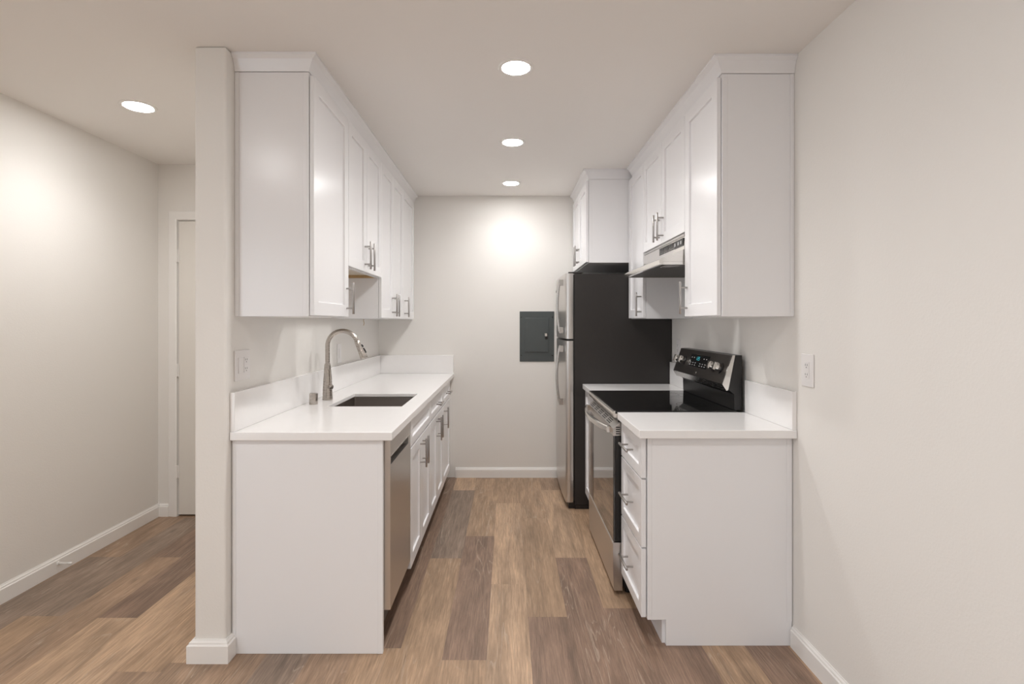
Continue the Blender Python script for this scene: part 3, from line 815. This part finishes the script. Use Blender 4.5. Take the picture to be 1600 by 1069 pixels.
    def add_slab(bm, ya_, yb_, va, vb, o0, o1):
        a = [bm.verts.new(P(y, v, o0)) for y, v in ((ya_, va), (yb_, va), (yb_, vb), (ya_, vb))]
        b = [bm.verts.new(P(y, v, o1)) for y, v in ((ya_, va), (yb_, va), (yb_, vb), (ya_, vb))]
        bm.faces.new(a[::-1]); bm.faces.new(b)
        for i in range(4): bm.faces.new((a[i], a[(i + 1) % 4], b[(i + 1) % 4], b[i]))
    dp = plate(2.825, 3.105, 0.052, 0.125, 0.0004, 0.0018, M['gloss'], 'display', cp)
    # clock digits, seven-segment style, and rows of button marks
    bm = bmesh.new(); w = 0.011; hgt = 0.020
    segs = {'1': 'bc', '2': 'abged', '5': 'afgcd', '0': 'abcdef'}
    def digit(ch, yr, v0):       # yr: right-to-left start (viewer's left = larger y)
        s = segs[ch]; th = 0.0018
        R = {'a': (0, w, hgt - th, hgt), 'g': (0, w, hgt / 2 - th / 2, hgt / 2 + th / 2), 'd': (0, w, 0, th), 'f': (0, th, hgt / 2, hgt), 'e': (0, th, 0, hgt / 2), 'b': (w - th, w, hgt / 2, hgt), 'c': (w - th, w, 0, hgt / 2)}
        for q in s:
            a, b, c_, d_ = R[q]; add_slab(bm, yr - b, yr - a, v0 + c_, v0 + d_, 0.0019, 0.0023)
    for i, ch in enumerate('125'):
        digit(ch, 3.010 - i * 0.017 - (0.005 if i else 0), 0.093)
    obj('clock_digits', bm, M['cyan'], dp, label='cyan clock digits')
    bm = bmesh.new()
    for i in range(7):
        if i == 3: continue
        for j in range(2):
            yy = 3.085 - i * 0.037; add_slab(bm, yy - 0.014, yy, 0.060 + j * 0.013, 0.0640 + j * 0.013, 0.0019, 0.0022)
    for i in (0, 1, 5, 6):
        yy = 3.085 - i * 0.037; add_slab(bm, yy - 0.012, yy, 0.103, 0.108, 0.0019, 0.0022)
    obj('button_marks', bm, M['mark'], dp)
    bm = bmesh.new(); addlathe(bm, P(2.955, 0.020, 0.0004), [(0.0085, 0), (0.008, 0.0015)], nrm, 24); obj('badge', bm, M['steel_l'], cp, label='small round silver badge')
oven_range()

# ---------------------------------------------------------------- range hood
def hood():
    y0, y1 = 2.562, 3.325
    zt, zl = 1.7785, 1.625
    t = thing('range_hood', 'stainless under-cabinet range hood with vents and black control panel', 'range hood', (0.95, 2.94, zl))
    xf, xl = 0.872, 0.745
    bm = bmesh.new()
    prof = [(XR - 0.003, zt), (xf, zt), (xf - 0.004, 1.700), (xl + 0.006, 1.655), (xl, 1.649), (xl, zl), (xl + 0.018, zl), (xl + 0.018, 1.640), (XR - 0.020, 1.640), (XR - 0.020, zl), (XR - 0.003, zl)]
    addprism(bm, prof, 'y', y0, y1)
    for a, b in ((y0, y0 + 0.012), (y1 - 0.012, y1)):
        addbox(bm, xl + 0.0185, XR - 0.0205, a, b, zl, 1.6395)
    _sm(obj('hood_body', bm, M['steel_l'], t), 25)
    # front rim around the vent band
    bm = bmesh.new(); addbox(bm, xf - 0.004, xf - 0.0003, y0 + 0.004, y1 - 0.004, 1.766, 1.7775)
    obj('top_rim', bm, M['steel_h'], t)
    for g in range(3):
        ya = 2.735 + g * 0.086; bm = bmesh.new()
        for r in range(5):
            z = 1.722 + r * 0.0080
            addbox(bm, xf - 0.0052, xf - 0.0010, ya, ya + 0.074, z, z + 0.0042)
        obj('vent_grille', bm, M['black'], t)
    c = obj('control_panel', B((xf - 0.0056, xf - 0.0010, 2.575, 2.718, 1.720, 1.758)), M['black'], t, label='black control strip')
    for y in (2.592, 2.630, 2.682):
        obj('rocker_switch', B((xf - 0.0090, xf - 0.0058, y, y + 0.018, 1.731, 1.747)), M['mark'], c)
    obj('grease_filter', B((xl + 0.0195, XR - 0.0215, y0 + 0.0125, y1 - 0.0125, 1.632, 1.6395)), M['filter'], t, label='dark grease filter')
    obj('lamp_lens', B((xl + 0.05, xl + 0.125, y0 + 0.03, y0 + 0.15, 1.6265, 1.6315)), M['lens'], t, bevel=0.001)
hood()

# ---------------------------------------------------------------- electrical panel on the back wall
def epanel():
    x0, x1, z0, z1 = 0.105, 0.403, 1.002, 1.436
    t = thing('electrical_panel', 'dark grey metal electrical panel on the back wall beside the refrigerator', 'electrical panel', ((x0 + x1) / 2, YB, z0))
    y = YB - 0.0005
    obj('cover', B((x0, x1, y - 0.006, y, z0, z1)), M['panelgrey'], t, bevel=0.002)
    dx0, dx1, dz0, dz1 = x0 + 0.045, x1 - 0.048, z0 + 0.082, z1 - 0.056
    dr = obj('panel_door', B((dx0, dx1, y - 0.0145, y - 0.0065, dz0, dz1)), M['panelgrey'], t, bevel=0.0035, seg=1)
    bm = bmesh.new(); addbox(bm, dx1 - 0.030, dx1 - 0.008, y - 0.0185, y - 0.0148, 1.195, 1.250)
    obj('latch', bm, M['black'], dr, bevel=0.0015)
    obj('latch_plate', B((dx1 - 0.034, dx1 - 0.014, y - 0.0210, y - 0.0188, 1.222, 1.246)), M['steel_l'], dr)
    for (x, z) in ((x0 + 0.014, z1 - 0.05), (x1 - 0.016, z1 - 0.05), (x0 + 0.014, z0 + 0.054), (x1 - 0.016, z0 + 0.054)):
        bm = bmesh.new(); addlathe(bm, (x, y - 0.0062, z), [(0.006, 0), (0.005, 0.003), (0.002, 0.0038)], (0, -1, 0), 14); obj('screw', bm, M['black'], t)
epanel()

# ---------------------------------------------------------------- wall plates
def plate(side, yc, zc, w, h, gangs, label, name='outlet', cat='outlet'):
    sg = 1 if side == 'L' else -1
    xw = XK if side == 'L' else XR
    x = xw + sg * 0.0006
    t = thing(name, label, cat, (xw, yc, zc - h / 2))
    obj('cover_plate', B((x, x + sg * 0.006, yc - w / 2, yc + w / 2, zc - h / 2, zc + h / 2)), M['plastic'], t, bevel=0.0022, seg=3)
    gw = 0.046
    for i in range(len(gangs)):
        y = yc + (i - (len(gangs) - 1) / 2) * gw
        xx = x + sg * 0.0062
        if gangs[i] == 's':
            obj('rocker', B((xx, xx + sg * 0.003, y - 0.0165, y + 0.0165, zc - 0.033, zc + 0.033)), M['plastic'], t, bevel=0.0012)
        else:
            f = obj('receptacle', B((xx, xx + sg * 0.0022, y - 0.0165, y + 0.0165, zc - 0.033, zc + 0.033)), M['plastic'], t, bevel=0.0008)
            bm = bmesh.new(); xs = xx + sg * 0.0023
            for s in (-1, 1):
                z = zc + s * 0.0185
                addbox(bm, xs, xs + sg * 0.0005, y - 0.0075, y - 0.0055, z - 0.001, z + 0.007); addbox(bm, xs, xs + sg * 0.0005, y + 0.0055, y + 0.0075, z - 0.001, z + 0.007)
                addbox(bm, xs, xs + sg * 0.0005, y - 0.002, y + 0.002, z - 0.009, z - 0.005)
            obj('slots', bm, M['slot'], f)
    return t
plate('R', 2.048, 1.152, 0.080, 0.128, 'o', 'white outlet on the right wall in front of the near countertop')
plate('L', 2.188, 1.162, 0.122, 0.126, 'so', 'wide white two-gang switch and outlet plate at near left under the wall cabinet')
plate('L', 3.450, 1.136, 0.078, 0.126, 's', 'white switch plate on the left wall behind the faucet', name='light_switch', cat='switch')
plate('R', 3.600, 1.165, 0.075, 0.120, 'o', 'small white outlet between the range backguard and the refrigerator')

# ---------------------------------------------------------------- door stop and loose cable
def door_stop():
    y, z = 2.79, 0.052
    x = XL + 0.0145
    t = thing('door_stop', 'small white spring door stop on the left hallway baseboard', 'door stop', (x, y, z))
    bm = bmesh.new(); addlathe(bm, (x, y, z), [(0.012, 0), (0.011, 0.004), (0.006, 0.006)], (1, 0, 0), 20); _sm(obj('mount', bm, M['rubber'], t))
    bm = bmesh.new(); pts = []
    for k in range(0, 97):
        a = k / 8 * 2 * math.pi; pts.append((x + 0.007 + 0.052 * k / 96, y + 0.0048 * math.cos(a), z + 0.0048 * math.sin(a)))
    addtube(bm, pts, 0.0016, 6); _sm(obj('spring', bm, M['rubber'], t))
    bm = bmesh.new(); addlathe(bm, (x + 0.0595, y, z), [(0.006, 0), (0.0075, 0.002), (0.0075, 0.012), (0.005, 0.015)], (1, 0, 0), 20); _sm(obj('tip', bm, M['rubber'], t))
door_stop()
bm = bmesh.new(); addtube(bm, [(-1.052, 3.82, 1.3645), (-1.054, 3.82, 1.350), (-1.050, 3.822, 1.335), (-1.056, 3.824, 1.318)], 0.0022, 8)
tag(_sm(obj('cable', bm, M['rawwood'], base=(-1.052, 3.82, 1.318))), 'short brown cable end hanging below the left wall cabinets', 'cable')
